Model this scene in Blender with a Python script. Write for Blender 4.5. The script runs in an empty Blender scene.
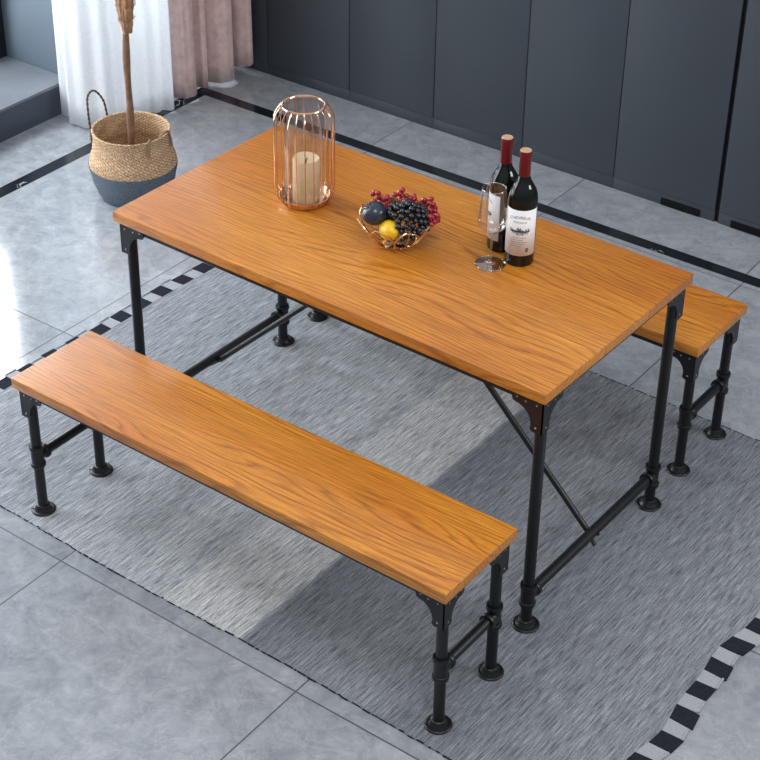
import bpy, bmesh, math, random
from mathutils import Vector, Matrix
PI = math.pi
sc = bpy.context.scene
C = sc.collection
TH = 0.019                       # the room is turned this much against the table


# ------------------------------------------------------------------ materials
def S(r, g, b):
    f = lambda c: (c / 255 / 12.92) if c / 255 <= .04045 else ((c / 255 + .055) / 1.055) ** 2.4
    return (f(r), f(g), f(b), 1)


class NT:
    def __init__(s, name):
        s.m = bpy.data.materials.new(name)
        s.m.use_nodes = True
        s.t = s.m.node_tree
        s.b = s.t.nodes['Principled BSDF']
        s.out = s.t.nodes['Material Output']

    def n(s, typ, **kw):
        n = s.t.nodes.new(typ)
        for k, v in kw.items():
            if k.startswith('i_'):
                key = k[2:].replace('_', ' ')
                n.inputs[key].default_value = v
            else:
                setattr(n, k, v)
        return n

    def l(s, a, b):
        s.t.links.new(a, b)

    def math(s, op, a, b=None, c=None):
        n = s.t.nodes.new('ShaderNodeMath')
        n.operation = op
        for i, v in enumerate((a, b, c)):
            if v is None: continue
            if isinstance(v, (int, float)): n.inputs[i].default_value = v
            else: s.l(v, n.inputs[i])
        return n.outputs[0]

    def coord(s, scale=(1, 1, 1), kind='Object', loc=(0, 0, 0)):
        tc = s.n('ShaderNodeTexCoord')
        mp = s.n('ShaderNodeMapping')
        mp.inputs['Scale'].default_value = scale
        mp.inputs['Location'].default_value = loc
        s.l(tc.outputs[kind], mp.inputs[0])
        return mp.outputs[0]

    def noise(s, vec, scale, detail=4, rough=.5, dist=0):
        n = s.n('ShaderNodeTexNoise')
        n.inputs['Scale'].default_value = scale
        n.inputs['Detail'].default_value = detail
        n.inputs['Roughness'].default_value = rough
        n.inputs['Distortion'].default_value = dist
        s.l(vec, n.inputs['Vector'])
        return n.outputs[0]

    def ramp(s, fac, stops, interp='LINEAR'):
        n = s.n('ShaderNodeValToRGB')
        e = n.color_ramp.elements
        n.color_ramp.interpolation = interp
        while len(e) < len(stops): e.new(.5)
        for el, (p, c) in zip(e, stops):
            el.position = p
            el.color = c
        s.l(fac, n.inputs[0])
        return n.outputs[0]

    def mix(s, fac, a, b, mode='MIX'):
        n = s.n('ShaderNodeMix')
        n.data_type = 'RGBA'
        n.blend_type = mode
        for i, v in ((0, fac), (6, a), (7, b)):
            if isinstance(v, (int, float, tuple)): n.inputs[i].default_value = v
            else: s.l(v, n.inputs[i])
        return n.outputs[2]

    def bump(s, h, strength=.2, dist=.001):
        n = s.n('ShaderNodeBump')
        n.inputs['Strength'].default_value = strength
        n.inputs['Distance'].default_value = dist
        s.l(h, n.inputs['Height'])
        s.l(n.outputs[0], s.b.inputs['Normal'])

    def set(s, **kw):
        for k, v in kw.items():
            key = k.replace('_', ' ')
            if isinstance(v, (int, float, tuple)): s.b.inputs[key].default_value = v
            else: s.l(v, s.b.inputs[key])
        return s


def plain(name, col, rough=.5, metal=0, var=.08, scale=20, **kw):
    m = NT(name)
    v = m.noise(m.coord(), scale, 3)
    dark = tuple(c * (1 - var) for c in col[:3]) + (1,)
    lite = tuple(min(1, c * (1 + var)) for c in col[:3]) + (1,)
    m.set(Base_Color=m.ramp(v, [(.3, dark), (.7, lite)]), Roughness=rough, Metallic=metal, **kw)
    return m.m


def wood_mat():
    m = NT('oiled_pine')
    tc = m.n('ShaderNodeTexCoord')
    oi = m.n('ShaderNodeObjectInfo')
    sh = m.n('ShaderNodeVectorMath', operation='SCALE')
    sh.inputs[0].default_value = (3.1, 1.7, 0)
    m.l(oi.outputs['Random'], sh.inputs['Scale'])
    add = m.n('ShaderNodeVectorMath', operation='ADD')
    m.l(tc.outputs['Object'], add.inputs[0])
    m.l(sh.outputs[0], add.inputs[1])

    def mp(sx, sy, sz):
        q = m.n('ShaderNodeMapping')
        q.inputs['Scale'].default_value = (sx, sy, sz)
        m.l(add.outputs[0], q.inputs[0])
        return q.outputs[0]
    sep = m.n('ShaderNodeSeparateXYZ')
    m.l(add.outputs[0], sep.inputs[0])
    n1 = m.noise(mp(.8, 4.6, 4.6), 1, 2.2, .45, .1)
    t = m.math('ADD', m.math('MULTIPLY', n1, 22), m.math('MULTIPLY', sep.outputs[1], 66))
    wob = m.noise(mp(6, 60, 60), 1, 4)
    t = m.math('ADD', t, m.math('MULTIPLY', wob, .9))
    fr = m.math('FRACT', t)
    fr2 = m.math('FRACT', m.math('MULTIPLY_ADD', t, 3.0, m.math('MULTIPLY', wob, 1.2)))
    line2 = m.ramp(fr2, [(0, (1, 1, 1, 1)), (.25, (0, 0, 0, 1)), (.75, (0, 0, 0, 1)), (1, (1, 1, 1, 1))])
    line = m.ramp(fr, [(0, (1, 1, 1, 1)), (.12, (.35, .35, .35, 1)), (.30, (0, 0, 0, 1)), (.84, (.0, .0, .0, 1)), (.95, (1, 1, 1, 1))])
    fib = m.noise(mp(7, 300, 300), 1, 4, .65)
    big = m.noise(mp(1.1, 3.2, 3), 1, 2)
    mid = m.noise(mp(2.5, 26, 26), 1, 3)
    base = m.ramp(big, [(.3, S(180, 108, 30)), (.52, S(201, 132, 43)), (.72, S(215, 150, 58))])
    base = m.mix(m.math('MULTIPLY', mid, .35), base, S(176, 94, 24))
    base = m.mix(m.math('MULTIPLY', line2, .22), base, S(150, 74, 16))
    base = m.mix(m.math('MULTIPLY', line, m.math('MULTIPLY_ADD', mid, .5, .28)), base, S(122, 56, 10))
    f2 = m.ramp(fib, [(.36, (.52, .48, .44, 1)), (.6, (1.24, 1.24, 1.22, 1))])
    base = m.mix(.7, base, f2, 'MULTIPLY')
    m.set(Base_Color=base, Roughness=m.math('MULTIPLY_ADD', fib, .16, .27), Coat_Weight=.3, Coat_Roughness=.12)
    h = m.math('SUBTRACT', m.math('MULTIPLY', fib, .5), m.math('MULTIPLY', line, .8))
    m.bump(h, .45, .0012)
    return m.m


def floor_mat():
    m = NT('grey_stone_tiles')
    co = m.coord()
    sep = m.n('ShaderNodeSeparateXYZ')
    m.l(co, sep.inputs[0])
    X, Y = sep.outputs[0], sep.outputs[1]
    # the joints behind the inlay line are set off by a little
    back = m.math('GREATER_THAN', Y, 1.60)
    Xs = m.math('ADD', X, m.math('MULTIPLY', back, .018))

    def joint(v, off, pitch, w):
        q = m.math('DIVIDE', m.math('SUBTRACT', v, off), pitch)
        fr = m.math('ABSOLUTE', m.math('SUBTRACT', m.math('FRACT', m.math('ADD', q, 100.5)), .5))
        return m.math('LESS_THAN', fr, w / pitch / 2), m.math('FLOOR', m.math('ADD', q, 100.0))
    jx, ix = joint(Xs, -.458, .803, .0042)
    jy, iy = joint(Y, -.866, .805, .0042)
    jy = m.math('MULTIPLY', jy, m.math('LESS_THAN', Y, 1.55))
    jx = m.math('MULTIPLY', jx, m.math('GREATER_THAN', X, -2.0))
    jy = m.math('MULTIPLY', jy, m.math('SUBTRACT', 1, m.math('MULTIPLY', m.math('LESS_THAN', X, -1.27), m.math('GREATER_THAN', Y, .5))))
    jy = m.math('MULTIPLY', jy, m.math('GREATER_THAN', X, -2.1))
    j = m.math('MAXIMUM', jx, jy)
    cmb = m.n('ShaderNodeCombineXYZ')
    m.l(m.math('MULTIPLY', ix, 3.7), cmb.inputs[0])
    m.l(m.math('MULTIPLY', iy, 5.3), cmb.inputs[1])
    vm = m.n('ShaderNodeVectorMath', operation='ADD')
    m.l(co, vm.inputs[0])
    m.l(cmb.outputs[0], vm.inputs[1])
    v = vm.outputs[0]
    a = m.noise(v, 2.6, 6, .62, .8)
    b = m.noise(v, 15, 8, .72, .6)
    c = m.noise(v, 5.5, 9, .6, 1.6)
    col = m.ramp(a, [(.28, S(120, 124, 131)), (.5, S(136, 140, 146)), (.72, S(152, 155, 160))])
    col = m.mix(.5, col, m.ramp(b, [(.3, S(112, 118, 127)), (.7, S(178, 182, 188))]))
    vein = m.ramp(m.math('ABSOLUTE', m.math('SUBTRACT', c, .5)), [(0, (1, 1, 1, 1)), (.018, (0, 0, 0, 1))])
    col = m.mix(m.math('MULTIPLY', vein, .13), col, S(206, 210, 216))
    vein2 = m.ramp(m.math('ABSOLUTE', m.math('SUBTRACT', m.noise(v, 3.1, 9, .62, 1.9), .47)), [(0, (1, 1, 1, 1)), (.009, (0, 0, 0, 1))])
    col = m.mix(m.math('MULTIPLY', vein2, .34), col, S(96, 101, 110))
    col = m.mix(j, col, S(48, 52, 60))
    rg = m.math('MULTIPLY_ADD', b, .08, .07)
    m.set(Base_Color=col, Roughness=m.math('ADD', rg, m.math('MULTIPLY', j, .5)), Specular_IOR_Level=.85)
    m.bump(m.math('SUBTRACT', m.math('MULTIPLY', a, .10), j), .25, .0008)
    return m.m


def marble_mat():
    m = NT('black_marble_inlay')
    co = m.coord()
    c = m.noise(co, 7, 5, .6, 2.5)
    g = m.noise(co, 3, 2, .5)
    ve = m.ramp(m.math('ABSOLUTE', m.math('SUBTRACT', c, .5)), [(0, (1, 1, 1, 1)), (.012, (0, 0, 0, 1))])
    ve = m.math('MULTIPLY', ve, m.math('GREATER_THAN', g, .60))
    m.set(Base_Color=m.mix(ve, S(22, 25, 31), S(196, 200, 206)), Roughness=.16)
    return m.m


def rug_mat(bounds):
    m = NT('woven_rug_wool')
    tc = m.n('ShaderNodeTexCoord')
    sep = m.n('ShaderNodeSeparateXYZ')
    m.l(tc.outputs['Object'], sep.inputs[0])
    X, Y = sep.outputs[0], sep.outputs[1]

    def mp(sx, sy, lx=0):
        q = m.n('ShaderNodeMapping')
        q.inputs['Scale'].default_value = (sx, sy, 1)
        q.inputs['Location'].default_value = (lx, 0, 0)
        m.l(tc.outputs['Object'], q.inputs[0])
        return q.outputs[0]
    wob = m.noise(mp(3, 3), 2, 2)
    Xw = m.math('ADD', X, m.math('MULTIPLY', m.math('SUBTRACT', wob, .5), .02))
    u = m.math('DIVIDE', m.math('ADD', Xw, 1.25), 2.5)
    P = lambda x: (x + 1.25) / 2.5
    L, L0, Mi, Lt, D1, D2 = S(156, 160, 165), S(138, 142, 148), S(146, 151, 156), S(167, 169, 171), S(106, 110, 117), S(124, 128, 134)
    col = m.ramp(u, [(P(-1.2), L0), (P(-.75), L0), (P(-.62), Mi), (P(-.50), L), (P(-.36), Mi), (P(-.25), L), (P(-.135), Mi),
                     (P(-.115), Lt), (P(.134), Lt), (P(.138), D1), (P(.45), D2), (P(.7), D1), (P(1.0), D2), (P(1.15), D2)])
    th = m.noise(mp(270, 15), 1, 4, .72)
    st = m.noise(mp(95, 3.0, 4), 1, 5, .65)
    gr = m.noise(mp(380, 200), 1, 2)
    sp = m.ramp(th, [(.34, (.30, .30, .33, 1)), (.5, (1, 1, 1, 1)), (.66, (1.65, 1.65, 1.65, 1))])
    st2 = m.ramp(st, [(.3, (.66, .66, .68, 1)), (.5, (1, 1, 1, 1)), (.72, (1.22, 1.22, 1.22, 1))])
    g2 = m.ramp(gr, [(.3, (.72, .72, .72, 1)), (.7, (1.28, 1.28, 1.28, 1))])
    col = m.mix(.85, col, sp, 'MULTIPLY')
    col = m.mix(.75, col, st2, 'MULTIPLY')
    col = m.mix(.8, col, g2, 'MULTIPLY')
    m.set(Base_Color=col, Roughness=.95, Specular_IOR_Level=.1)
    m.bump(m.math('ADD', m.math('MULTIPLY', th, .7), m.math('MULTIPLY', gr, .5)), .5, .0015)
    return m.m


def pile(name, c0, c1):
    m = NT(name)
    gr = m.noise(m.coord(), 330, 3, .7)
    m.set(Base_Color=m.ramp(gr, [(.3, c0), (.7, c1)]), Roughness=.95, Specular_IOR_Level=.1)
    m.bump(gr, .6, .002)
    return m.m


def cloth_mat(name, c0, c1, transl=.4, hole=0.0, sc_=60, sheen=0.0):
    m = NT(name)
    v = m.noise(m.coord(), sc_, 4, .6)
    col = m.ramp(v, [(.3, c0), (.7, c1)])
    m.set(Base_Color=col, Roughness=.85, Specular_IOR_Level=.15, Sheen_Weight=sheen)
    tr = m.n('ShaderNodeBsdfTranslucent')
    m.l(col, tr.inputs[0])
    mx = m.n('ShaderNodeMixShader')
    mx.inputs[0].default_value = transl
    m.l(m.b.outputs[0], mx.inputs[1])
    m.l(tr.outputs[0], mx.inputs[2])
    last = mx.outputs[0]
    if hole:
        tp = m.n('ShaderNodeBsdfTransparent')
        m2 = m.n('ShaderNodeMixShader')
        m2.inputs[0].default_value = hole
        m.l(last, m2.inputs[1])
        m.l(tp.outputs[0], m2.inputs[2])
        last = m2.outputs[0]
    m.l(last, m.out.inputs[0])
    return m.m


def thin_glass(name, tint=(1, 1, 1, 1), rough=.02, extra=0.0, pw=2.2, amt=.55):
    m = NT(name)
    tp = m.n('ShaderNodeBsdfTransparent')
    tp.inputs[0].default_value = tint
    gl = m.n('ShaderNodeBsdfGlossy')
    gl.inputs['Roughness'].default_value = rough
    lw = m.n('ShaderNodeLayerWeight')
    lw.inputs[0].default_value = .25
    f = m.math('ADD', m.math('MULTIPLY', m.math('POWER', lw.outputs['Facing'], pw), amt), .045 + extra)
    mx = m.n('ShaderNodeMixShader')
    m.l(f, mx.inputs[0])
    m.l(tp.outputs[0], mx.inputs[1])
    m.l(gl.outputs[0], mx.inputs[2])
    m.l(mx.outputs[0], m.out.inputs[0])
    return m.m


def weave_mat(name, c0, c1, c2):
    m = NT(name)
    uv = m.coord((1, 1, 1), 'UV')
    n = m.noise(uv, 120, 3, .6)
    br = m.n('ShaderNodeTexBrick')
    br.inputs['Scale'].default_value = 1
    br.inputs['Brick Width'].default_value = .016
    br.inputs['Row Height'].default_value = .009
    br.inputs['Mortar Size'].default_value = .0011
    br.inputs['Color1'].default_value = c0
    br.inputs['Color2'].default_value = c1
    br.inputs['Mortar'].default_value = c2
    mp = m.n('ShaderNodeMapping')
    mp.inputs['Rotation'].default_value = (0, 0, .5)
    m.l(uv, mp.inputs[0])
    m.l(mp.outputs[0], br.inputs['Vector'])
    col = m.mix(.45, br.outputs[0], m.ramp(n, [(.3, c2), (.7, c0)]))
    m.set(Base_Color=col, Roughness=.8, Specular_IOR_Level=.2)
    m.bump(m.math('SUBTRACT', n, br.outputs[1]), .7, .003)
    return m.m


M = {}
M['wood'] = wood_mat()
M['floor'] = floor_mat()
M['marble'] = marble_mat()
M['rug'] = rug_mat(None)
M['rug_dark'] = pile('charcoal_wool', S(24, 26, 34), S(44, 47, 57))
M['rug_light'] = pile('pale_wool', S(136, 139, 145), S(172, 175, 180))
M['iron'] = plain('black_powder_coated_iron', S(13, 15, 20), .36, .1, .2, 60, Specular_IOR_Level=.5)
M['rivet'] = plain('bright_rivet_steel', S(190, 196, 206), .35, .5)
M['cab'] = plain('slate_grey_lacquer', S(56, 62, 70), .42, 0, .03, 3)
M['cab_body'] = plain('charcoal_carcass', S(22, 25, 30), .6)
M['kick'] = plain('slate_plinth', S(54, 60, 68), .45, 0, .03, 3)
M['black'] = plain('black_plastic_grille', S(4, 4, 6), .5, Specular_IOR_Level=.25)
M['wall'] = plain('blue_grey_plaster', S(98, 112, 125), .6, 0, .04, 4)
M['step_top'] = plain('pale_step_stone', S(116, 120, 128), .3, 0, .1, 8)
M['step_face'] = plain('dark_step_riser', S(66, 74, 86), .4, 0, .1, 6)
M['frame'] = plain('dark_window_frame', S(20, 22, 28), .4)
M['sheer'] = cloth_mat('white_sheer_voile', S(236, 239, 243), S(248, 249, 251), .45, .15, 90)
M['drape'] = cloth_mat('dusty_rose_velvet', S(206, 178, 176), S(230, 208, 204), .2, 0, 28, .3)
M['copper'] = plain('rose_gold_metal', S(226, 190, 162), .16, 1, .08, 30)
M['gold'] = plain('polished_gold_wire', S(232, 192, 142), .16, 1, .08, 30)
M['clear'] = thin_glass('clear_glass', (.95, .955, .96, 1), .015, .03, 1.3, .85)
M['stem_glass'] = thin_glass('stem_glass', (.86, .87, .88, 1), .02, .12, 1.2, .7)
M['rim_glass'] = thin_glass('glass_edge', (.82, .83, .85, 1), .03, .42, 1.2, .5)
M['smoke'] = thin_glass('smoked_glass', (.82, .80, .81, 1), .03, .07, 1.8, .7)
M['pane'] = thin_glass('window_pane', (.95, .97, .98, 1))
M['bottle'] = plain('dark_bottle_glass', S(10, 13, 11), .05, 0, .1, 5, Specular_IOR_Level=.35)
M['capsule'] = plain('burgundy_foil', S(104, 14, 34), .32, .25, .15, 40)
M['capsule_top'] = plain('tan_capsule_top', S(190, 150, 116), .45)
M['label'] = plain('ivory_label_paper', S(232, 232, 234), .7, 0, .04, 40)
M['ink'] = plain('label_ink', S(54, 52, 60), .7)
M['ink_pale'] = plain('pale_label_ink', S(120, 118, 124), .7)
M['wick'] = plain('charred_wick', S(30, 24, 20), .9)
m = NT('cream_wax')
m.set(Base_Color=m.ramp(m.noise(m.coord(), 40, 3), [(.3, S(240, 222, 180)), (.7, S(250, 236, 200))]), Roughness=.5,
      Subsurface_Weight=.25, Subsurface_Radius=(.02, .012, .006), Subsurface_Scale=.5)
M['wax'] = m.m
M['straw'] = weave_mat('woven_seagrass', S(232, 200, 164), S(200, 160, 122), S(96, 66, 46))
M['slate_weave'] = weave_mat('slate_painted_weave', S(112, 122, 134), S(98, 109, 122), S(74, 83, 95))
M['rope'] = plain('dark_twisted_rope', S(84, 66, 50), .85, 0, .3, 200)
M['bark'] = plain('brown_bark', S(122, 92, 72), .85, 0, .3, 35)
M['husk'] = plain('flaky_husk', S(160, 122, 92), .9, 0, .4, 60)
M['dark_grape'] = plain('dark_grape_skin', S(13, 17, 30), .16, 0, .3, 60, Coat_Weight=.3)
M['red_grape'] = plain('red_berry_skin', S(158, 12, 40), .16, 0, .25, 60, Coat_Weight=.4)
M['plum'] = plain('navy_plum_skin', S(34, 42, 62), .28, 0, .3, 40, Coat_Weight=.2)
M['lemon'] = plain('yellow_lemon_peel', S(232, 186, 30), .35, 0, .06, 90)
M['stem'] = plain('green_brown_stem', S(84, 74, 40), .7)


# ------------------------------------------------------------------ mesh helpers
def obj(name, bm, mats, parent=None, smooth=False, loc=None):
    me = bpy.data.meshes.new(name)
    bmesh.ops.recalc_face_normals(bm, faces=bm.faces)
    bm.to_mesh(me)
    bm.free()
    if not isinstance(mats, (list, tuple)): mats = [mats]
    for q in mats: me.materials.append(q)
    if smooth:
        for p in me.polygons: p.use_smooth = True
        if smooth != 'all': me.set_sharp_from_angle(angle=math.radians(38))
    o = bpy.data.objects.new(name, me)
    C.objects.link(o)
    if parent: o.parent = parent
    if loc: o.location = loc
    return o


def tag(o, label=None, cat=None, group=None, kind=None):
    if label: o['label'] = label
    if cat: o['category'] = cat
    if group: o['group'] = group
    if kind: o['kind'] = kind
    return o


def thing(name, label, cat, loc=(0, 0, 0), rz=0, group=None):
    o = bpy.data.objects.new(name, None)
    o.empty_display_size = .05
    C.objects.link(o)
    o.location = loc
    o.rotation_euler = (0, 0, rz)
    return tag(o, label, cat, group)


def copy_tree(o, parent=None):
    c = o.copy()
    C.objects.link(c)
    if parent: c.parent = parent
    for ch in list(o.children): copy_tree(ch, c)
    return c


def box(bm, x0, x1, y0, y1, z0, z1, mi=0, bev=0, seg=2):
    vs = [bm.verts.new((x, y, z)) for z in (z0, z1) for y in (y0, y1) for x in (x0, x1)]
    fs = []
    for q in ((0, 2, 3, 1), (4, 5, 7, 6), (0, 1, 5, 4), (2, 6, 7, 3), (0, 4, 6, 2), (1, 3, 7, 5)):
        f = bm.faces.new([vs[i] for i in q])
        f.material_index = mi
        fs.append(f)
    if bev:
        es = list({e for f in fs for e in f.edges})
        bmesh.ops.bevel(bm, geom=es, offset=bev, segments=seg, affect='EDGES', profile=.6)
    return fs


def prism(bm, poly, axis, a0, a1, mi=0):
    """poly (u,v) extruded along axis from a0 to a1. axis 'y': u=x v=z; 'x': u=y v=z; 'z': u=x v=y"""
    f = {'y': lambda u, v, a: (u, a, v), 'x': lambda u, v, a: (a, u, v), 'z': lambda u, v, a: (u, v, a)}[axis]
    A = [bm.verts.new(f(u, v, a0)) for u, v in poly]
    B = [bm.verts.new(f(u, v, a1)) for u, v in poly]
    n = len(poly)
    fs = [bm.faces.new(A), bm.faces.new(B[::-1])]
    for i in range(n): fs.append(bm.faces.new((A[i], A[(i + 1) % n], B[(i + 1) % n], B[i])))
    for q in fs: q.material_index = mi


def lathe(bm, prof, seg=32, c=(0, 0, 0), mi=0, axis=None, rf=None, a0=0, a1=2 * PI, uv=False):
    full = abs(a1 - a0 - 2 * PI) < 1e-6
    n = seg if full else seg + 1
    rows = []
    R = Matrix.Identity(3) if axis is None else Vector((0, 0, 1)).rotation_difference(Vector(axis)).to_matrix()
    for k, (r, z) in enumerate(prof):
        if r < 1e-6:
            rows.append([bm.verts.new(Vector(c) + R @ Vector((0, 0, z)))])
        else:
            row = []
            for i in range(n):
                a = a0 + (a1 - a0) * i / seg
                rr = r + (rf(a, z, k) if rf else 0)
                row.append(bm.verts.new(Vector(c) + R @ Vector((rr * math.cos(a), rr * math.sin(a), z))))
            rows.append(row)
    lay = bm.loops.layers.uv.verify() if uv else None
    for k in range(len(rows) - 1):
        A, B = rows[k], rows[k + 1]
        if len(A) == 1 and len(B) == 1: continue
        for i in range(seg):
            j = (i + 1) % n if full else i + 1
            if len(A) == 1: vs = (A[0], B[i], B[j])
            elif len(B) == 1: vs = (A[i], A[j], B[0])
            else: vs = (A[i], A[j], B[j], B[i])
            f = bm.faces.new(vs)
            f.material_index = mi
            if uv:
                rr = max(prof[k][0], prof[k + 1][0], .05)
                cs = [(i, k), (i + 1, k), (i + 1, k + 1), (i, k + 1)]
                if len(vs) == 4:
                    for lp, (ii, kk) in zip(f.loops, cs):
                        lp[lay].uv = ((a0 + (a1 - a0) * ii / seg) * .15, prof[kk][1] + prof[kk][0] * .3)
    return rows


def tube(bm, pts, r, seg=10, mi=0, closed=False, caps=True):
    pts = [Vector(p) for p in pts]
    n = len(pts)
    rad = r if callable(r) else (lambda t: r)
    up = None
    rings = []
    for i, p in enumerate(pts):
        if closed: d = pts[(i + 1) % n] - pts[i - 1]
        elif i == 0: d = pts[1] - p
        elif i == n - 1: d = p - pts[-2]
        else: d = pts[i + 1] - pts[i - 1]
        d.normalize()
        if up is None:
            up = Vector((0, 0, 1)) if abs(d.z) < .9 else Vector((1, 0, 0))
        up = (up - d * up.dot(d)).normalized()
        s = d.cross(up)
        rr = rad(i / max(1, n - 1))
        rings.append([bm.verts.new(p + (up * math.cos(a) + s * math.sin(a)) * rr) for a in [2 * PI * k / seg for k in range(seg)]])
    m_ = n if closed else n - 1
    for i in range(m_):
        A, B = rings[i], rings[(i + 1) % n]
        for k in range(seg):
            bm.faces.new((A[k], A[(k + 1) % seg], B[(k + 1) % seg], B[k])).material_index = mi
    if not closed and caps:
        bm.faces.new(rings[0][::-1]).material_index = mi
        bm.faces.new(rings[-1]).material_index = mi


def struct(name, bm, mats, label, smooth=False):
    o = obj(name, bm, mats, smooth=smooth)
    o.rotation_euler.z = TH
    return tag(o, label, None, None, 'structure')


def room(x, y, z=0):             # a point given along the room's axes
    return (x * math.cos(TH) - y * math.sin(TH), x * math.sin(TH) + y * math.cos(TH), z)


# ------------------------------------------------------------------ the room
bm = bmesh.new()
box(bm, -2.90, 3.4, -4.2, 2.55, -.05, 0)
struct('floor', bm, M['floor'], 'polished grey stone tile floor')
bm = bmesh.new()
box(bm, -2.155, 2.6, 1.573, 1.628, 0, .0006)
struct('trim_1', bm, M['marble'], 'black marble inlay line running along the cabinets')
bm = bmesh.new()
box(bm, -2.155, -2.095, -2.4, 1.5715, 0, .0006)
struct('trim_2', bm, M['marble'], 'black marble inlay line running beside the window step')
# step in front of the window, then the recess walls
bm = bmesh.new()
box(bm, -2.88, -2.43, -3.2, 1.14, 0, .125, 0)
box(bm, -2.88, -2.422, -3.2, 1.14, .125, .137, 1, .002)
struct('trim_3', bm, [M['step_face'], M['step_top']], 'raised step below the window with a pale stone top')
bm = bmesh.new()
for b in ((-2.88, -2.45, 1.141, 1.20, 0, 2.8), (-2.88, -2.45, 1.20, 1.80, 0, .34), (-2.88, -2.45, 1.20, 1.80, 2.35, 2.8),
          (-2.88, -2.45, 1.80, 2.50, 0, 2.8), (-2.88, -2.45, -3.2, 1.141, 2.40, 2.8), (-2.88, -2.45, -4.2, -3.2, 0, 2.8)):
    box(bm, *b)
struct('wall_left', bm, M['wall'], 'blue grey wall with the window recess')
bm = bmesh.new()
box(bm, -2.88, 3.4, 2.50, 2.58, 0, 2.8)
struct('wall_back', bm, M['wall'], 'wall behind the grey cabinets')
# window in the recess: frame plus pane
bm = bmesh.new()
for y0, y1 in ((1.045, 1.139), (.0, .05), (-1.1, -1.05), (-2.15, -2.1), (-3.198, -3.12)): box(bm, -2.84, -2.78, y0, y1, .138, 2.399, 0, .003)
for z0, z1 in ((.138, .20), (2.33, 2.399)): box(bm, -2.84, -2.78, -3.12, 1.045, z0, z1, 0, .003)
w1 = struct('window_1', bm, M['frame'], 'dark framed window above the step')
bm = bmesh.new()
box(bm, -2.815, -2.809, -3.12, 1.045, .20, 2.33)
obj('pane', bm, M['pane'], w1)
bm = bmesh.new()
for b in ((-2.70, -2.65, 1.201, 1.24, .341, 2.349), (-2.70, -2.65, 1.76, 1.799, .341, 2.349), (-2.70, -2.65, 1.24, 1.76, .341, .39), (-2.70, -2.65, 1.24, 1.76, 2.30, 2.349)):
    box(bm, *b, 0, .003)
w2 = struct('window_2', bm, M['frame'], 'narrow window behind the curtains')
bm = bmesh.new()
box(bm, -2.68, -2.674, 1.24, 1.76, .39, 2.30)
obj('pane', bm, M['pane'], w2)

# ------------------------------------------------------------------ cabinets
XS = [-2.43, -2.022, -1.592, -1.174, -.758, -.354, .076, .51, .94, 1.37, 1.80]
YC = 1.893
places = ['in the corner, partly hidden by the rose drape', 'directly above the wire lantern in the photo', 'directly above the fruit bowl in the photo',
          'behind the neck of the farther bottle', 'just right of the wine bottles, without a grille', 'with black grille, left of the dark vertical gap',
          'with black grille, right of the dark vertical gap', 'last at the right end of the row']
HT = 2.3
for i in range(len(XS) - 3):
    x0, x1 = XS[i], XS[i + 1]
    g = .0016
    gap = .009 if i == 5 else 0          # the dark channel between two groups of cabinets
    gapl = .006 if i == 6 else 0
    o = thing('tall_cabinet', 'flat slate grey tall cabinet ' + places[i], 'cabinet', room(x0, YC), TH, 'tall slate cabinets along the back wall')
    w = x1 - x0
    bm = bmesh.new()
    box(bm, .001 + gapl, w - .001 - gap, .020, .60, .05, HT, 0)
    obj('body', bm, M['cab_body'], o)
    bm = bmesh.new()
    box(bm, g + gapl, w - g - gap, 0, .019, .048, HT, 0, .0015)
    obj('door', bm, M['cab'], o, True)
    bm = bmesh.new()
    box(bm, .0005 + gapl, w - .0005 - gap, .003, .02, 0, .046, 0, .0008)
    obj('toe_kick', bm, M['kick'], o, True)
    if i in (5, 6):
        bm = bmesh.new()
        vx0, vx1 = (-.150 - x0, .008 - x0) if i == 5 else (.134 - x0, .29 - x0)
        box(bm, vx0, vx1, -.0035, .004, .003, .029, 0, .001)
        for q in range(10):
            a = vx0 + .01 + q * (vx1 - vx0 - .02) / 10
            box(bm, a, a + .004, -.0045, -.003, .006, .026, 0)
        obj('air_grille', bm, M['black'], o)
    if i == 5:
        bm = bmesh.new()
        box(bm, w - gap + .001, w + .0045, .010, .03, 0.0, HT, 0)
        obj('channel_strip', bm, M['black'], o)


# ------------------------------------------------------------------ curtains
def smoothpath(P, n):
    out = []
    P = [P[0]] + P + [P[-1]]
    segs = len(P) - 3
    for k in range(n + 1):
        t = k / n * segs
        i = min(int(t), segs - 1)
        f = t - i
        p0, p1, p2, p3 = [Vector(P[i + j]) for j in range(4)]
        out.append(.5 * ((2 * p1) + (-p0 + p2) * f + (2 * p0 - 5 * p1 + 4 * p2 - p3) * f * f + (-p0 + 3 * p1 - 3 * p2 + p3) * f ** 3))
    return out


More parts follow.
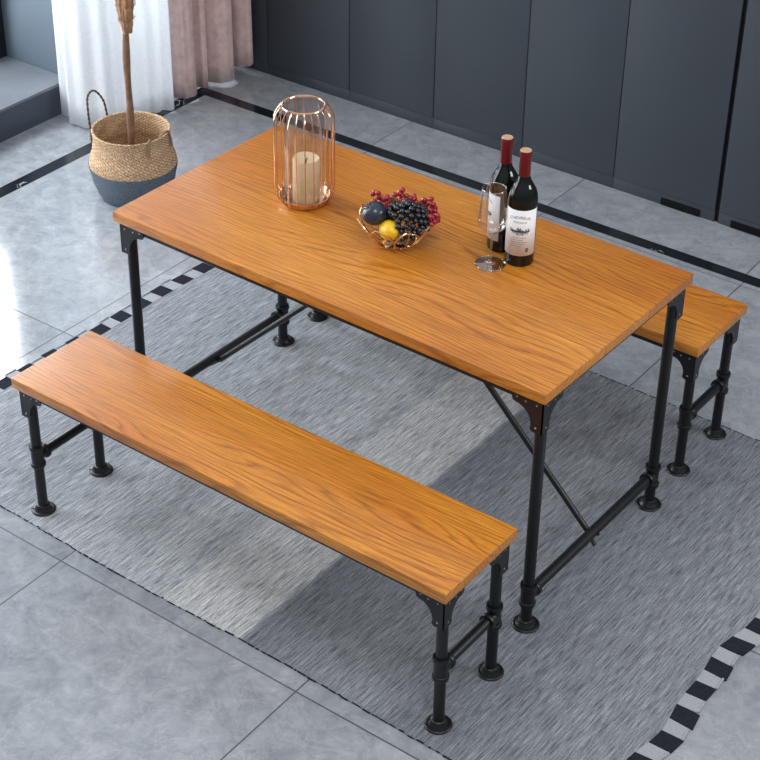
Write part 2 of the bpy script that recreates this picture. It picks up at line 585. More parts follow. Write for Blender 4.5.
def curtain(name, bot, top, z0, z1, mat, amp, nf, label, cat, hemf=None):
    N, K = 220, 26
    B, T = smoothpath(bot, N), smoothpath(top, N)
    bm = bmesh.new()
    rows = []
    for k in range(K + 1):
        t = k / K
        row = []
        for i in range(N + 1):
            s = i / N
            p = B[i].lerp(T[i], t ** .8)
            d = (B[min(i + 1, N)] - B[max(i - 1, 0)]).normalized()
            nrm = Vector((d.y, -d.x, 0))
            ph = s * nf * 2 * PI + .5 * math.sin(s * 11) + .25 * math.sin(t * 3 + s * 5)
            a = amp * (.6 + .4 * math.sin(s * 17 + 1)) * (1 - .25 * t)
            p = p + nrm * a * math.sin(ph)
            zb = z0 + (hemf(s) if hemf else 0)
            row.append(bm.verts.new((p.x, p.y, zb + (z1 - zb) * t)))
        rows.append(row)
    for k in range(K):
        for i in range(N): bm.faces.new((rows[k][i], rows[k][i + 1], rows[k + 1][i + 1], rows[k + 1][i]))
    o = obj(name, bm, mat, smooth='all')
    md = o.modifiers.new('thickness', 'SOLIDIFY')
    md.thickness = .0015
    o.rotation_euler.z = TH
    return tag(o, label, cat)


SB = [(-2.415, 1.085, 0), (-2.32, 1.035, 0), (-2.24, 1.04, 0), (-2.175, 1.10, 0), (-2.14, 1.19, 0), (-2.145, 1.28, 0), (-2.105, 1.34, 0), (-2.105, 1.405, 0), (-2.22, 1.425, 0)]
curtain('sheer_curtain', SB, [(-2.415 + (x + 2.415) * .93, y + .012, 0) for x, y, z in SB],
        .012, 2.45, M['sheer'], .013, 9, 'white sheer curtain hanging to the floor behind the woven basket', 'curtain')
DB = [(-2.26, 1.45, 0), (-2.13, 1.455, 0), (-2.095, 1.49, 0), (-2.105, 1.535, 0), (-2.20, 1.555, 0), (-2.13, 1.585, 0), (-2.105, 1.605, 0), (-2.17, 1.64, 0), (-2.10, 1.665, 0), (-2.075, 1.71, 0), (-2.10, 1.755, 0),
      (-2.26, 1.765, 0), (-2.26, 1.80, 0), (-2.13, 1.80, 0), (-2.065, 1.825, 0), (-2.09, 1.858, 0), (-2.30, 1.866, 0)]
curtain('velvet_drape', DB, [(x - .02, y, 0) for x, y, z in DB],
        .014, 2.45, M['drape'], .003, 22, 'dusty rose velvet drape with deep folds beside the grey cabinets', 'curtain', lambda s: .006 + .05 * max(0, s - .68) / .32)

# ------------------------------------------------------------------ rug
RT = .003
rg = thing('area_rug', 'grey woven rug with dark and pale panels and a chequered border under the table', 'rug')
bm = bmesh.new()
nx, ny = 60, 50
rx0, rx1, ry0, ry1 = -1.155, 1.115, -.812, .775


def edge_x(y, right):
    return (.010 * math.sin(y * 11) + .005 * math.sin(y * 27 + 1)) if right else (.005 * math.sin(y * 9 + 2))


def front_y(x): return .004 * math.sin(x * 6) + .012 * x


top, bot = [], []
for k in range(ny + 1):
    y = ry0 + (ry1 - ry0) * k / ny
    rt, rb = [], []
    for i in range(nx + 1):
        s = i / nx
        x = (rx0 + edge_x(y, False)) * (1 - s) + (rx1 + edge_x(y, True)) * s
        yy = y + front_y(x)
        rt.append(bm.verts.new((x, yy, RT)))
        rb.append(bm.verts.new((x, yy, .0008)))
    top.append(rt)
    bot.append(rb)
for k in range(ny):
    for i in range(nx):
        bm.faces.new((top[k][i], top[k][i + 1], top[k + 1][i + 1], top[k + 1][i]))
        bm.faces.new((bot[k][i], bot[k + 1][i], bot[k + 1][i + 1], bot[k][i + 1]))
for k in (0, ny):
    for i in range(nx): bm.faces.new((top[k][i], bot[k][i], bot[k][i + 1], top[k][i + 1]))
for i in (0, nx):
    for k in range(ny): bm.faces.new((top[k][i], top[k + 1][i], bot[k + 1][i], bot[k][i]))
obj('woven_field', bm, M['rug'], rg)
# chequered ends: one strip each, cells alternate
for right in (False, True):
    bm = bmesh.new()
    c0 = .035 if right else .012
    pitch = .0995
    k0 = int(math.floor((ry0 - c0) / (pitch / 2)))
    y = ry0
    random.seed(4 + right)
    for k in range(-20, 20):
        cy = c0 + k * pitch / 2
        h = pitch / 4 * (1.06 if k % 2 == 0 else .93)
        a, b = max(cy - h, ry0), min(cy + h, ry1)
        if b - a < .004: continue
        if right: xi0, xi1, xo = rx1 + edge_x(a, True), rx1 + edge_x(b, True), .058
        else: xi0, xi1, xo = rx0 + edge_x(a, False), rx0 + edge_x(b, False), -.052
        j0, j1 = random.uniform(-.004, .004), random.uniform(-.006, .006)
        sgn = 1 if right else -1
        # slight skew: weaving pulls each cell
        pts = [(xi0, a), (xi0 + xo + j1, a + j0), (xi1 + xo + j1, b + j0), (xi1, b)]
        pts = [(px, py + front_y(px)) for px, py in pts]
        zt = RT + (.0012 if k % 2 == 0 else .0004)
        N = 5
        prism(bm, pts if right else pts[::-1], 'z', .0008, zt, k % 2)
        if k % 2 == 1 and True:          # pale folded lip along the outside
            p1, p2 = pts[1], pts[2]
            tube(bm, [(p1[0], p1[1] + .003, RT), (p2[0], p2[1] - .003, RT + .0015)], .0032, 6, 1)
    obj('chequered_border', bm, [M['rug_dark'], M['rug_light']], rg)
# dark overcast stitches along the two long edges
for s in (0, 1):
    bm = bmesh.new()
    random.seed(9 + s)
    x = rx0
    while x < rx1 - .01:
        ln = random.uniform(.004, .03)
        yy = (ry0 if s == 0 else ry1) + front_y(x) + random.uniform(-.0015, .0015)
        tube(bm, [(x, yy, .0028), (x + ln, yy + random.uniform(-.001, .001) + front_y(x + ln) - front_y(x), .0030)], random.uniform(.0014, .0024), 5)
        x += ln + random.uniform(.001, .016)
    obj('edge_stitching', bm, M['rug_dark'], rg)


# ------------------------------------------------------------------ iron pipe furniture
def gusset(w, h):
    P = [(0, 0), (w, 0), (w, .024), (w - .003, .030), (w - .011, .033)]
    for k in range(1, 7):
        a = PI / 2 * k / 7
        P.append((w - .011 - (w - .011 - .032) * math.sin(a), .033 + (h - .033 - .016) * (1 - math.cos(a))))
    P += [(.032, h - .016), (.034, h - .006), (.028, h), (0, h)]
    return P


def rivet_mesh():
    bm = bmesh.new()
    lathe(bm, [(.0, .0022), (.0019, .0016), (.0029, .0), (.0, -.0002)], 8)
    me = bpy.data.meshes.new('rivet')
    bm.to_mesh(me)
    bm.free()
    me.materials.append(M['rivet'])
    for p in me.polygons: p.use_smooth = True
    return me


RIV = rivet_mesh()


def bracket(parent, cx, cy, sx, sy, zt, w, h, t=.0032):
    """corner bracket: outer corner at (cx,cy), reaching inward"""
    bm = bmesh.new()
    pr = gusset(w, h)
    prism(bm, [(cx - sx * u, zt - v) for u, v in pr], 'y', cy - sy * t, cy)
    prism(bm, [(cy - sy * u, zt - v) for u, v in pr], 'x', cx - sx * t, cx)
    o = obj('corner_bracket', bm, M['iron'], parent)
    spots = [(w - .014, .016), (w * .56, .020), (.018, .020), (.018, h - .014)]
    for u, v in spots:
        for face in (0, 1):
            r = bpy.data.objects.new('rivet', RIV)
            C.objects.link(r)
            r.parent = o
            if face == 0:
                r.location = (cx - sx * u, cy + sy * .0001, zt - v)
                r.rotation_euler = (PI / 2 if sy < 0 else -PI / 2, 0, 0)
            else:
                r.location = (cx + sx * .0001, cy - sy * u, zt - v)
                r.rotation_euler = (0, PI / 2 if sx > 0 else -PI / 2, 0)


def pipe_leg(parent, x, y, ztop, r, zt, fl, sy):
    bm = bmesh.new()
    lathe(bm, [(0, .004), (r, .004), (r, ztop), (0, ztop)], 20, (x, y, 0))
    leg = obj('leg', bm, M['iron'], parent, True)
    bm = bmesh.new()
    lathe(bm, [(0, 0), (fl, 0), (fl + .0008, .0015), (fl, .0040), (fl - .002, .0055), (fl * .74, .0058), (fl * .67, .0095), (r + .0075, .012),
               (r + .005, .016), (r + .004, .020), (r + .002, .0215), (0, .0215)], 32, (x, y, 0))
    for k in range(4):
        a = PI / 4 + k * PI / 2
        lathe(bm, [(.0, .0082), (.0018, .0078), (.0026, .0052)], 8, (x + math.cos(a) * fl * .86, y + math.sin(a) * fl * .86, 0))
    obj('floor_flange', bm, M['iron'], leg, True)
    bm = bmesh.new()
    ro = r + .0035
    rc = r + .0068
    lathe(bm, [(r, zt - .034), (rc - .001, zt - .034), (rc, zt - .031), (rc, zt - .024), (rc - .001, zt - .022), (ro, zt - .021), (ro, zt + .021),
               (rc - .001, zt + .022), (rc, zt + .024), (rc, zt + .031), (rc - .001, zt + .034), (r, zt + .034)], 24, (x, y, 0))
    lathe(bm, [(.0, 0), (ro, 0), (ro, .021), (rc - .001, .022), (rc, .024), (rc, .031), (rc - .001, .034), (r - .002, .034)], 20, (x, y, zt), axis=(0, -sy, 0))
    obj('pipe_tee', bm, M['iron'], leg, True)
    return leg


def furniture(kind, L, W, H, T, inx, iny, r, fl, zt, bw, bh, braces, label, cat, name, topname, bevel=.0018):
    t = thing(name, label, cat, group=None)
    zu = H - T
    bm = bmesh.new()
    box(bm, -L / 2, L / 2, -W / 2, W / 2, zu, H, 0, bevel, 3)
    obj(topname, bm, M['wood'], t, True)
    lx, ly = L / 2 - inx, W / 2 - iny
    ox, oy = L / 2 - .011, W / 2 - .013          # outer faces of the brackets
    # angle-iron rails under the edge
    for s in (-1, 1):
        bm = bmesh.new()
        y = s * (oy - .0034)
        box(bm, -ox + .004, ox - .004, min(y, y - s * .003), max(y, y - s * .003), zu - .022, zu)
        box(bm, -ox + .004, ox - .004, min(y, y - s * .022), max(y, y - s * .022), zu - .003, zu - .0003)
        obj('frame_rail', bm, M['iron'], t)
        bm = bmesh.new()
        x = s * (ox - .0034)
        box(bm, min(x, x - s * .003), max(x, x - s * .003), -oy + .007, oy - .007, zu - .022, zu)
        obj('frame_rail', bm, M['iron'], t)
    for sx in (-1, 1):
        for sy in (-1, 1):
            pipe_leg(t, sx * lx, sy * ly, zu - .006, r, zt, fl, sy)
            bracket(t, sx * ox, sy * oy, sx, sy, zu - .0005, bw, bh)
        bm = bmesh.new()
        tube(bm, [(sx * lx, -ly + .012, zt), (sx * lx, ly - .012, zt)], r * .98, 20)
        if braces: tube(bm, [(sx * (lx - .028), 0, zt - .001), (sx * (lx + .018), 0, zt - .001)], .0045, 8)
        obj('stretcher', bm, M['iron'], t, True)
    if braces:
        bm = bmesh.new()
        box(bm, -.02, .02, -oy + .006, oy - .006, zu - .024, zu - .004, 0, .002)
        obj('cross_bar', bm, M['iron'], t)
        for sx in (-1, 1):
            bm = bmesh.new()
            p0 = Vector((sx * (lx - .017), 0, zt - .004))
            p1 = Vector((sx * .03, 0, zu - .02))
            tube(bm, [p0, p1], .0085, 14)
            tube(bm, [p0, Vector((sx * (lx + .012), -.012, zt - .026)), Vector((sx * (lx + .018), -.013, zt - .03))], .006, 10)
            obj('diagonal_brace', bm, M['iron'], t, True)
    return t


tbl = furniture('table', 1.398, .703, .75 - RT, .0295, .028, .038, .0150, .0355, .103, .088, .098, True,
                'long wooden dining table on black pipe legs carrying the lantern, fruit and wine', 'table', 'dining_table', 'tabletop')
tbl.location = (0, 0, RT)
bn = furniture('bench', 1.393, .294, .450 - RT, .0295, .028, .035, .0142, .0335, .187, .080, .092, False,
               'long wooden bench with black pipe legs in front of the table', 'bench', 'bench', 'seat')
bn.location = (.0305, -.6325, RT)
bn.rotation_euler.z = .0135
bn['group'] = 'wooden pipe leg benches at the table'
b2 = copy_tree(bn)
b2.location = (-.0106, .6132, RT)
b2.rotation_euler.z = .007
b2['label'] = 'matching wooden bench behind the table, mostly hidden, only its right end showing'

TZ = .7505                      # just on the table top
# ------------------------------------------------------------------ lantern and candle
LX, LY = -.332, .025
ln = thing('wire_lantern', 'rose gold wire lantern with a smoked glass tube on the table', 'lantern', (LX, LY, TZ))
bm = bmesh.new()
lathe(bm, [(0, 0), (.060, 0), (.0635, .003), (.0675, .012), (.0715, .022), (.0700, .0225), (.0655, .012), (.0610, .006), (0, .006)], 48)
obj('base', bm, M['copper'], ln, True)
bm = bmesh.new()
tube(bm, [(.0575 * math.cos(a), .0575 * math.sin(a), .288) for a in [2 * PI * k / 48 for k in range(48)]], .0032, 8, closed=True)
obj('top_ring', bm, M['copper'], ln, True)
wire_prof = [(.0645, .006), (.0725, .016), (.0795, .030), (.082, .046), (.082, .15), (.082, .236), (.0795, .256), (.073, .272), (.064, .284), (.0575, .288)]
wp = smoothpath([(a, 0, b) for a, b in wire_prof], 40)
bm = bmesh.new()
tube(bm, wp, .0017, 6)
w0 = obj('wire', bm, M['copper'], ln, True)
for k in range(1, 22):
    w = w0.copy()
    C.objects.link(w)
    w.rotation_euler.z = 2 * PI * k / 22
w0.rotation_euler.z = .0
bm = bmesh.new()
lathe(bm, [(.0545, .0065), (.0545, .283)], 48)
obj('glass_tube', bm, M['smoke'], ln, 'all')
cd = thing('pillar_candle', 'cream pillar candle burnt down a little, inside the wire lantern', 'candle', (LX + .003, LY + .002, TZ + .0063))
bm = bmesh.new()
lathe(bm, [(0, 0), (.0355, 0), (.037, .002), (.037, .122), (.035, .126), (.029, .122), (.015, .113), (.006, .110), (0, .1095)], 40,
      rf=lambda a, z, k: .0012 * math.sin(3 * a) if z > .12 else 0)
obj('wax', bm, M['wax'], cd, True)
bm = bmesh.new()
tube(bm, [(0, 0, .108), (.001, 0, .118), (.004, .001, .125)], .0018, 6)
obj('wick', bm, M['wick'], cd, True)

# ------------------------------------------------------------------ fruit bowl
BX, BY = .006, -.007
bw_ = thing('wire_bowl', 'small rose gold leaf pattern wire bowl holding fruit on the table', 'bowl', (BX, BY, TZ))


def bowl_r(z): return .034 + .071 * (max(0, z) / .085) ** .55


bm = bmesh.new()
lathe(bm, [(0, 0), (.034, 0), (.036, .0015), (.034, .003), (0, .003)], 32)
obj('base_plate', bm, M['gold'], bw_, True)
NP = 8
first = None
for k in range(NP):
    bm = bmesh.new()
    out = []
    half = PI / NP * 1.02

    def bp(t, u):          # t 0 base ... 1 tip, u sideways -1..1
        z = .002 + .083 * t ** 1.35
        wdt = half * math.sin(PI * min(1, t * .93 + .03)) ** .7
        r = bowl_r(z - .002) if t > 0 else .034
        return Vector((r * math.cos(u * wdt), r * math.sin(u * wdt), z))
    ts = [q / 12 for q in range(13)]
    loop = [bp(t, -1) for t in ts] + [bp(t, 1) for t in ts[::-1]][1:]
    tube(bm, loop, .0021, 6)
    tube(bm, [bp(t, 0) for t in ts], .0012, 5)
    o = obj('leaf_panel', bm, M['gold'], bw_, True)
    o.rotation_euler.z = 2 * PI * k / NP + .2


def fruit(name, c, prof, mat, label, cat, tilt=(0, 0, 0), seg=32):
    o = thing(name, label, cat, c)
    o.rotation_euler = tilt
    bm = bmesh.new()
    lathe(bm, prof, seg)
    obj('skin', bm, mat, o, 'all')
    return o


def sph(r, sq=1, dimple=.12, n=16):
    P = []
    for k in range(n + 1):
        a = -PI / 2 + PI * k / n
        rr, z = r * math.cos(a), r * sq * math.sin(a)
        if k > n - 5: z -= dimple * r * ((k - (n - 5)) / 5) ** 2
        P.append((max(rr, 0), z))
    P[0] = (0, P[0][1])
    P[-1] = (0, P[-1][1])
    return P


pl = fruit('plum', (-.034, -.050, TZ + .095), sph(.0335, .95, .2), M['plum'], 'large dark navy plum at the left of the wire bowl', 'plum', (.3, -.3, 0))
bm = bmesh.new()
tube(bm, [(0, 0, .024), (.001, 0, .032), (.004, 0, .037)], .001, 6)
obj('stem', bm, M['stem'], pl, True)
lp = []
for k in range(19):
    a = PI * k / 18
    z = -.037 * math.cos(a)
    r_ = .0265 * math.sin(a) ** .85 if 0 < k < 18 else 0
    lp.append((r_, z + (.004 if k == 18 else 0)))
fruit('lemon', (.019, -.053, TZ + .064), lp, M['lemon'], 'yellow lemon in front of the dark grapes in the wire bowl', 'lemon', (1.25, 0, .95))


def bunch(name, centres, r, mat, label, group_label):
    o = thing(name, label, 'grapes', (BX, BY, TZ + .02))
    bm = bmesh.new()
    lathe(bm, sph(r, 1.08, 0, 10), 14)
    me = bpy.data.meshes.new('grape')
    bm.to_mesh(me)
    bm.free()
    me.materials.append(mat)
    for p in me.polygons: p.use_smooth = True
    cen = Vector((0, 0, 0))
    for c in centres: cen += Vector(c)
    cen /= len(centres)
    bs = bmesh.new()
    for c in centres:
        g = bpy.data.objects.new('grape', me)
        C.objects.link(g)
        g.parent = o
        g.location = c
        dv = Vector(c) - cen
        g.rotation_euler = dv.to_track_quat('Z', 'Y').to_euler()
        tube(bs, [cen + dv * .25, cen + dv * .9], .0008, 4)
    tube(bs, [cen - Vector((.03, .0, .0)), cen, cen + Vector((.03, 0, .01))], .0018, 5)
    obj('stalk', bs, M['stem'], o, True)


def shell(c, rad, n, dmin, seed, zmin=-1, keep=lambda p: True, avoid=()):
    random.seed(seed)
    out = []
    tries = 0
    while len(out) < n and tries < 40000:
        tries += 1
        v = Vector((random.gauss(0, 1), random.gauss(0, 1), random.gauss(0, 1))).normalized()
        if v.z < zmin: continue
        k = random.uniform(.93, 1.05)
        p = Vector((c[0] + v.x * rad[0] * k, c[1] + v.y * rad[1] * k, c[2] + v.z * rad[2] * k))
        if not keep(p): continue
        if all((p - q).length > dmin for q in out) and all((p - Vector(a)).length > b for a, b in avoid): out.append(p)
    return out


off = Vector((BX, BY, TZ + .02))
AV = [((Vector((-.034, -.050, TZ + .095)) - off), .041), ((Vector((.019, -.053, TZ + .064)) - off), .037)]
dg = shell((.032, .002, .050), (.060, .056, .052), 99, .0143, 3, -.3, avoid=AV,
           keep=lambda p: Vector((p.x, p.y)).length < bowl_r(p.z + .018) - .006 or p.z > .07)
bunch('grape_bunch', dg, .0085, M['dark_grape'], 'glossy black grape bunch heaped at the right of the wire bowl', None)
AV2 = AV + [(tuple(p), .0150) for p in dg]
rd = []
random.seed(12)
tries = 0
while len(rd) < 70 and tries < 60000:
    tries += 1
    a = random.uniform(math.radians(2), math.radians(172))
    rr = random.uniform(.060, .108)
    p = Vector((rr * math.cos(a) * 1.02 + .004, rr * math.sin(a), random.uniform(.052, .092 - .25 * (rr - .052) + .012 * math.sin(a * 7))))
    if all((p - q).length > .0112 for q in rd) and all((p - Vector(q)).length > b for q, b in AV2): rd.append(p)
bunch('grape_bunch', rd, .0072, M['red_grape'], 'small round deep red grape bunch at the back of the wire bowl', None)


# ------------------------------------------------------------------ wine bottles and glass
def text_mesh(txt, size):
    cu = bpy.data.curves.new('lettering', 'FONT')
    cu.body = txt
    cu.size = size
    cu.align_x = 'CENTER'
    o = bpy.data.objects.new('lettering', cu)
    C.objects.link(o)
    bpy.context.view_layer.update()
    me = bpy.data.meshes.new_from_object(o.evaluated_get(bpy.context.evaluated_depsgraph_get()))
    bpy.data.objects.remove(o)
    bpy.data.curves.remove(cu)
    return me


RB = .0385


def bottle_make(loc, facing, label):
    o = thing('wine_bottle', label, 'bottle', loc, 0, 'red wine bottles on the table')
    bm = bmesh.new()
    lathe(bm, [(0, .004), (.022, .002), (.032, 0), (.0365, .001), (RB, .006), (RB, .184), (.0372, .197), (.033, .211), (.025, .225), (.018, .237), (.0148, .249), (.0138, .262), (.0138, .312), (.0, .312)], 48)
    obj('glass_body', bm, M['bottle'], o, True)
    bm = bmesh.new()
    lathe(bm, [(.0144, .248), (.0149, .249), (.0149, .304), (.0158, .306), (.0158, .315), (.0150, .3185)], 32)
    cp = obj('foil_capsule', bm, M['capsule'], o, True)
    bm = bmesh.new()
    lathe(bm, [(.0150, .3182), (.0140, .3198), (.011, .3194), (0, .3194)], 32)
    obj('capsule_top', bm, M['capsule_top'], cp, True)['label'] = 'tan round end of the capsule'
    r1 = RB + .00035
    z0, z1 = .034, .166
    ha = math.radians(76)
    bm = bmesh.new()
    lathe(bm, [(r1, z0), (r1, z1)], 48, a0=facing - ha, a1=facing + ha)
    lb = obj('paper_label', bm, M['label'], o, 'all')
    md = lb.modifiers.new('thickness', 'SOLIDIFY')
    md.thickness = .0002
    # print: title in a slight arc, second line, an engraved country house, small lines, a round seal
    bm = bmesh.new()
    r2 = r1 + .00025

    def wrap(x, z): return (r2 * math.cos(facing + x / r2), r2 * math.sin(facing + x / r2), z)

    def addtext(txt, size, z, arc=0, mi=0):
        me = text_mesh(txt, size)
        vm = [bm.verts.new(wrap(v.co.x, z + v.co.y - arc * v.co.x ** 2)) for v in me.vertices]
        for p in me.polygons:
            try: bm.faces.new([vm[i] for i in p.vertices]).material_index = mi
            except ValueError: pass

    def rect(xa, xb, za, zb, mi=0):
        n = max(1, int((xb - xa) / .004))
        for k in range(n):
            a, b = xa + (xb - xa) * k / n, xa + (xb - xa) * (k + 1) / n
            bm.faces.new([bm.verts.new(wrap(*q)) for q in ((a, za), (b, za), (b, zb), (a, zb))]).material_index = mi
    addtext('CHEVREUIL', .0118, z1 - .024, 6)
    addtext('BORDEAUX', .0068, z1 - .0365)
    zc = z1 - .062
    random.seed(5)
    rect(-.026, .026, zc - .001, zc + .003)
    for k in range(26):
        x = -.027 + k * .0021
        hgt = random.uniform(.002, .010) if abs(x) > .008 else random.uniform(.007, .0125)
        rect(x, x + random.uniform(.001, .0021), zc + random.uniform(-.002, .003), zc + hgt)
    for k in range(26):
        x = -.022 + k * .0017
        rect(x, x + .0012, zc - random.uniform(.003, .011) * (1 - (abs(x) / .03) ** 2), zc - .0015, random.choice((0, 1)))
    for k, (xa, xb) in enumerate(((-.018, .018), (-.023, .010), (-.023, .020), (-.023, .014), (-.023, .008))):
        z = zc - .018 - k * .0062
        x = xa
        while x < xb:
            ww = random.uniform(.002, .006)
            rect(x, min(x + ww, xb), z, z + .0016, 1)
            x += ww + .0012
    cx_, cz_ = .022, z0 + .017
    for k in range(20):
        a, b = 2 * PI * k / 20, 2 * PI * (k + 1) / 20
        bm.faces.new([bm.verts.new(wrap(cx_ + q * math.cos(t) * .9, cz_ + q * math.sin(t) * 1.15)) for q, t in ((.0032, a), (.0052, a), (.0052, b), (.0032, b))])
    rect(cx_ - .0012, cx_ + .0012, cz_ - .003, cz_ + .003)
    pr = obj('label_print', bm, [M['ink'], M['ink_pale']], lb)
    return o


fr = math.atan2(-3.29, 2.02)
bottle_make((.309, .124, TZ), fr - .08, 'dark red wine bottle nearer the camera, its white label fully visible')
bottle_make((.232, .155, TZ), fr - math.radians(88), 'dark red wine bottle farther back, half hidden behind the wine glass')
gl = thing('wine_glass', 'empty clear stemmed wine glass standing left of the bottles', 'glass', (.262, .060, TZ))
bm = bmesh.new()
lathe(bm, [(.0, .0015), (.037, .0008), (.040, .0012), (.037, .0022), (.020, .004), (.008, .008), (.0042, .016), (.0034, .03), (.0034, .075), (.0045, .088), (.009, .0945)], 40)
obj('stem', bm, M['stem_glass'], gl, 'all')
bm = bmesh.new()
lathe(bm, [(.0, .0925), (.009, .0945), (.022, .101), (.033, .112), (.0388, .126), (.0395, .140), (.0378, .165), (.0340, .195), (.0305, .2215)], 48)
bo = obj('bowl', bm, M['clear'], gl, 'all')
bm = bmesh.new()
tube(bm, [(.0305 * math.cos(a), .0305 * math.sin(a), .2215) for a in [2 * PI * k / 48 for k in range(48)]], .0009, 6, closed=True)
obj('rim', bm, M['rim_glass'], bo, 'all')
bm = bmesh.new()
tube(bm, [(.0395 * math.cos(a), .0395 * math.sin(a), .0014) for a in [2 * PI * k / 48 for k in range(48)]], .0009, 6, closed=True)
obj('foot_edge', bm, M['rim_glass'], gl, 'all')

# ------------------------------------------------------------------ basket with a bare trunk
bx, by, _ = room(-1.733, .775)
bk = thing('woven_basket', 'two tone belly basket, straw coloured above and slate grey below, on the tiles', 'basket', (bx, by, 0))


def belly(z):
    P = [(0, .122), (.03, .136), (.07, .149), (.127, .160), (.155, .156), (.19, .144), (.23, .139), (.26, .141)]
    for (a, ra), (b, rb) in zip(P, P[1:]):
        if z <= b:
            f = (z - a) / (b - a)
            f = f * f * (3 - 2 * f) * .5 + f * .5
            return ra + (rb - ra) * f
    return P[-1][1]


wv = lambda A: (lambda a, z, k: A * math.sin(a * 44 + (k % 2) * PI + k * .6) + A * .5 * math.sin(k * PI))
zs = [.130 + .130 * k / 26 for k in range(27)]
bm = bmesh.new()
lathe(bm, [(belly(z), z) for z in zs] + [(.143, .263), (.140, .266), (.135, .264)] + [(belly(z) - .008, z) for z in zs[::-1]] + [(belly(z) - .008, z) for z in (.1, .07, .04, .02)] + [(.1, .014), (0, .014)],
      176, rf=wv(.0013), uv=True)
obj('straw_band', bm, M['straw'], bk, 'all')['label'] = 'straw coloured woven upper half'
zs = [.130 * k / 24 for k in range(25)]
bm = bmesh.new()
lathe(bm, [(0, .003), (.11, .002)] + [(belly(z) + .0015, z) for z in zs], 176, rf=wv(.0006), uv=True)
obj('painted_base', bm, M['slate_weave'], bk, 'all')['label'] = 'slate grey painted lower half'


def rope_pts(P, n=70, tw=26, a=.0022, ph=0):
    out = []
    B = smoothpath(P, n)
    for i, p in enumerate(B):
        t = i / n * tw * PI + ph
        d = (B[min(i + 1, n)] - B[max(i - 1, 0)]).normalized()
        u = d.cross(Vector((.3, .9, .2))).normalized()
        v = d.cross(u)
        out.append(p + (u * math.cos(t) + v * math.sin(t)) * a)
    return out


# upright handle on the left rim, and one folded down over the right rim
def rim(a, r=.147, z=.268): return (r * math.cos(a), r * math.sin(a), z)


aL = -2.88
h1 = [rim(aL + .42, .144, .205), rim(aL + .42, .145, .255), (.150 * math.cos(aL + .36), .150 * math.sin(aL + .36), .315), (.158 * math.cos(aL + .15), .158 * math.sin(aL + .15), .368),
      (.158 * math.cos(aL - .15), .158 * math.sin(aL - .15), .372), (.150 * math.cos(aL - .36), .150 * math.sin(aL - .36), .325), rim(aL - .42, .144, .258), rim(aL - .42, .144, .22)]
bm = bmesh.new()
for ph in (0, PI): tube(bm, rope_pts(h1, ph=ph), .0026, 6)
obj('handle', bm, M['rope'], bk, True)['label'] = 'dark rope handle standing up'
aR = .05
h2 = [rim(aR - .42, .151, .215), rim(aR - .42, .147, .245), rim(aR - .36, .140, .270), rim(aR - .2, .124, .256), rim(aR, .114, .246), rim(aR + .2, .122, .256), rim(aR + .36, .139, .272), rim(aR + .42, .148, .24), rim(aR + .42, .151, .21)]
bm = bmesh.new()
for ph in (0, PI): tube(bm, rope_pts(h2, ph=ph), .003, 6)
obj('handle', bm, M['straw'], bk, True)
tr = thing('bare_tree', 'thin bare brown tree trunk with a flaky fork, standing in the woven basket', 'plant', (bx, by, .0145))
bm = bmesh.new()
TP = smoothpath([(-.012, .006, 0), (-.006, .003, .15), (.003, .0, .32), (.0, .002, .5), (.008, .003, .66), (.012, .004, .8), (-.01, .01, 1.0), (-.01, 0, 1.25)], 70)
tube(bm, TP, lambda t: .0135 + .0015 * math.sin(t * 31) - .002 * t, 12)
obj('trunk', bm, M['bark'], tr, True)
bm = bmesh.new()
random.seed(2)
lathe(bm, [(.0138, .62), (.017, .645), (.023, .685), (.029, .73), (.032, .78), (.031, .82), (.02, .85), (.013, .86)], 24, (.012, .004, 0), rf=lambda a, z, k: .004 * math.sin(a * 3 + z * 20) + .002 * math.sin(a * 9 + k))
for k in range(46):
    a = random.uniform(0, 2 * PI)
    z = random.uniform(.635, .82)
    rr = .015 + .017 * min(1, (z - .625) / .12)
    d = Vector((math.cos(a), math.sin(a), 0))
    s = Vector((-d.y, d.x, 0))
    p = d * rr + Vector((.012, .004, z))
    ww, hh = random.uniform(.004, .008), random.uniform(.012, .026)
    v = [bm.verts.new(p - s * ww), bm.verts.new(p + s * ww), bm.verts.new(p + s * ww * .5 + d * .008 + Vector((0, 0, hh))), bm.verts.new(p - s * ww * .6 + d * .010 + Vector((0, 0, hh)))]
    v2 = [bm.verts.new(q.co + d * .0012) for q in v]
    bm.faces.new(v)
    bm.faces.new(v2[::-1])
    for i in range(4): bm.faces.new((v[i], v[(i + 1) % 4], v2[(i + 1) % 4], v2[i]))
obj('husk', bm, M['husk'], tr, False)['label'] = 'pale flaky husk around the fork'
for pts in ([(-.004, 0, .76), (-.06, .02, .92), (-.14, .05, 1.2), (-.17, .08, 1.45)], [(-.006, 0, .80), (.05, -.02, .95), (.12, -.02, 1.2), (.14, 0, 1.4)]):
    bm = bmesh.new()
    tube(bm, smoothpath(pts, 24), lambda t: .010 - .006 * t, 10)
    obj('branch', bm, M['bark'], tr, True)

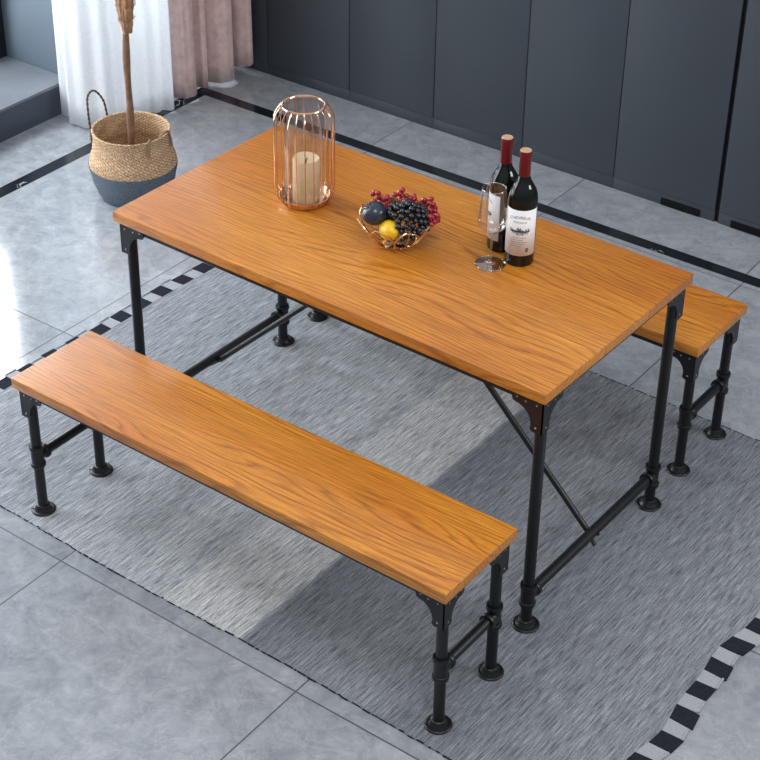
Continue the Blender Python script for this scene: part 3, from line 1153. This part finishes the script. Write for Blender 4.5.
# ------------------------------------------------------------------ light
wd = bpy.data.worlds.new('daylight')
sc.world = wd
wd.use_nodes = True
nt = wd.node_tree
bg = nt.nodes['Background']
tc = nt.nodes.new('ShaderNodeTexCoord')
sp = nt.nodes.new('ShaderNodeSeparateXYZ')
nt.links.new(tc.outputs['Generated'], sp.inputs[0])
rp = nt.nodes.new('ShaderNodeValToRGB')
e = rp.color_ramp.elements
e[0].position, e[0].color = .0, (.34, .35, .37, 1)
e[1].position, e[1].color = 1, (.97, .99, 1.03, 1)
nt.links.new(sp.outputs[2], rp.inputs[0])
nt.links.new(rp.outputs[0], bg.inputs[0])
bg.inputs[1].default_value = .88


def area(name, loc, look, sx, sy, power, col=(1, 1, 1)):
    l = bpy.data.lights.new(name, 'AREA')
    l.shape = 'RECTANGLE'
    l.size, l.size_y = sx, sy
    l.energy = power
    l.color = col
    o = bpy.data.objects.new(name, l)
    C.objects.link(o)
    o.location = loc
    d = Vector(look) - Vector(loc)
    o.rotation_euler = d.to_track_quat('-Z', 'Z').to_euler()
    return o


area('daylight_main_window', room(-3.05, -.95, 1.35), room(-1.2, -.85, .85), 4.0, 2.2, 255, (.97, .985, 1))
area('daylight_curtain_window', room(-2.98, 1.5, 1.3), room(-2, 1.5, 1.25), .8, 2.0, 150, (.95, .98, 1))
area('ceiling_softbox', (1.6, -1.6, 3.9), (.2, 0, .3), 1.6, 1.0, 50, (1, .985, .96))

area('standing_softbox_right', (3.6, 1.2, 2.3), (.3, .1, .8), .5, 1.5, 45, (1, .99, .97))

# ------------------------------------------------------------------ camera
cam = bpy.data.cameras.new('camera')
co = bpy.data.objects.new('camera', cam)
C.objects.link(co)
co.location = (2.3334, -3.1597, 2.9926)
co.rotation_euler = (1.0029, -.0152, .6521)
cam.sensor_width = 36
cam.lens = 1705.97 / 760 * 36
cam.shift_x = -4.71 / 760
cam.shift_y = -54.89 / 760
cam.clip_start = .05
sc.camera = co
sc.view_settings.view_transform = 'Standard'
sc.view_settings.look = 'None'
sc.view_settings.gamma = 1
sc.view_settings.use_curve_mapping = False
sc.view_settings.exposure = 0.0
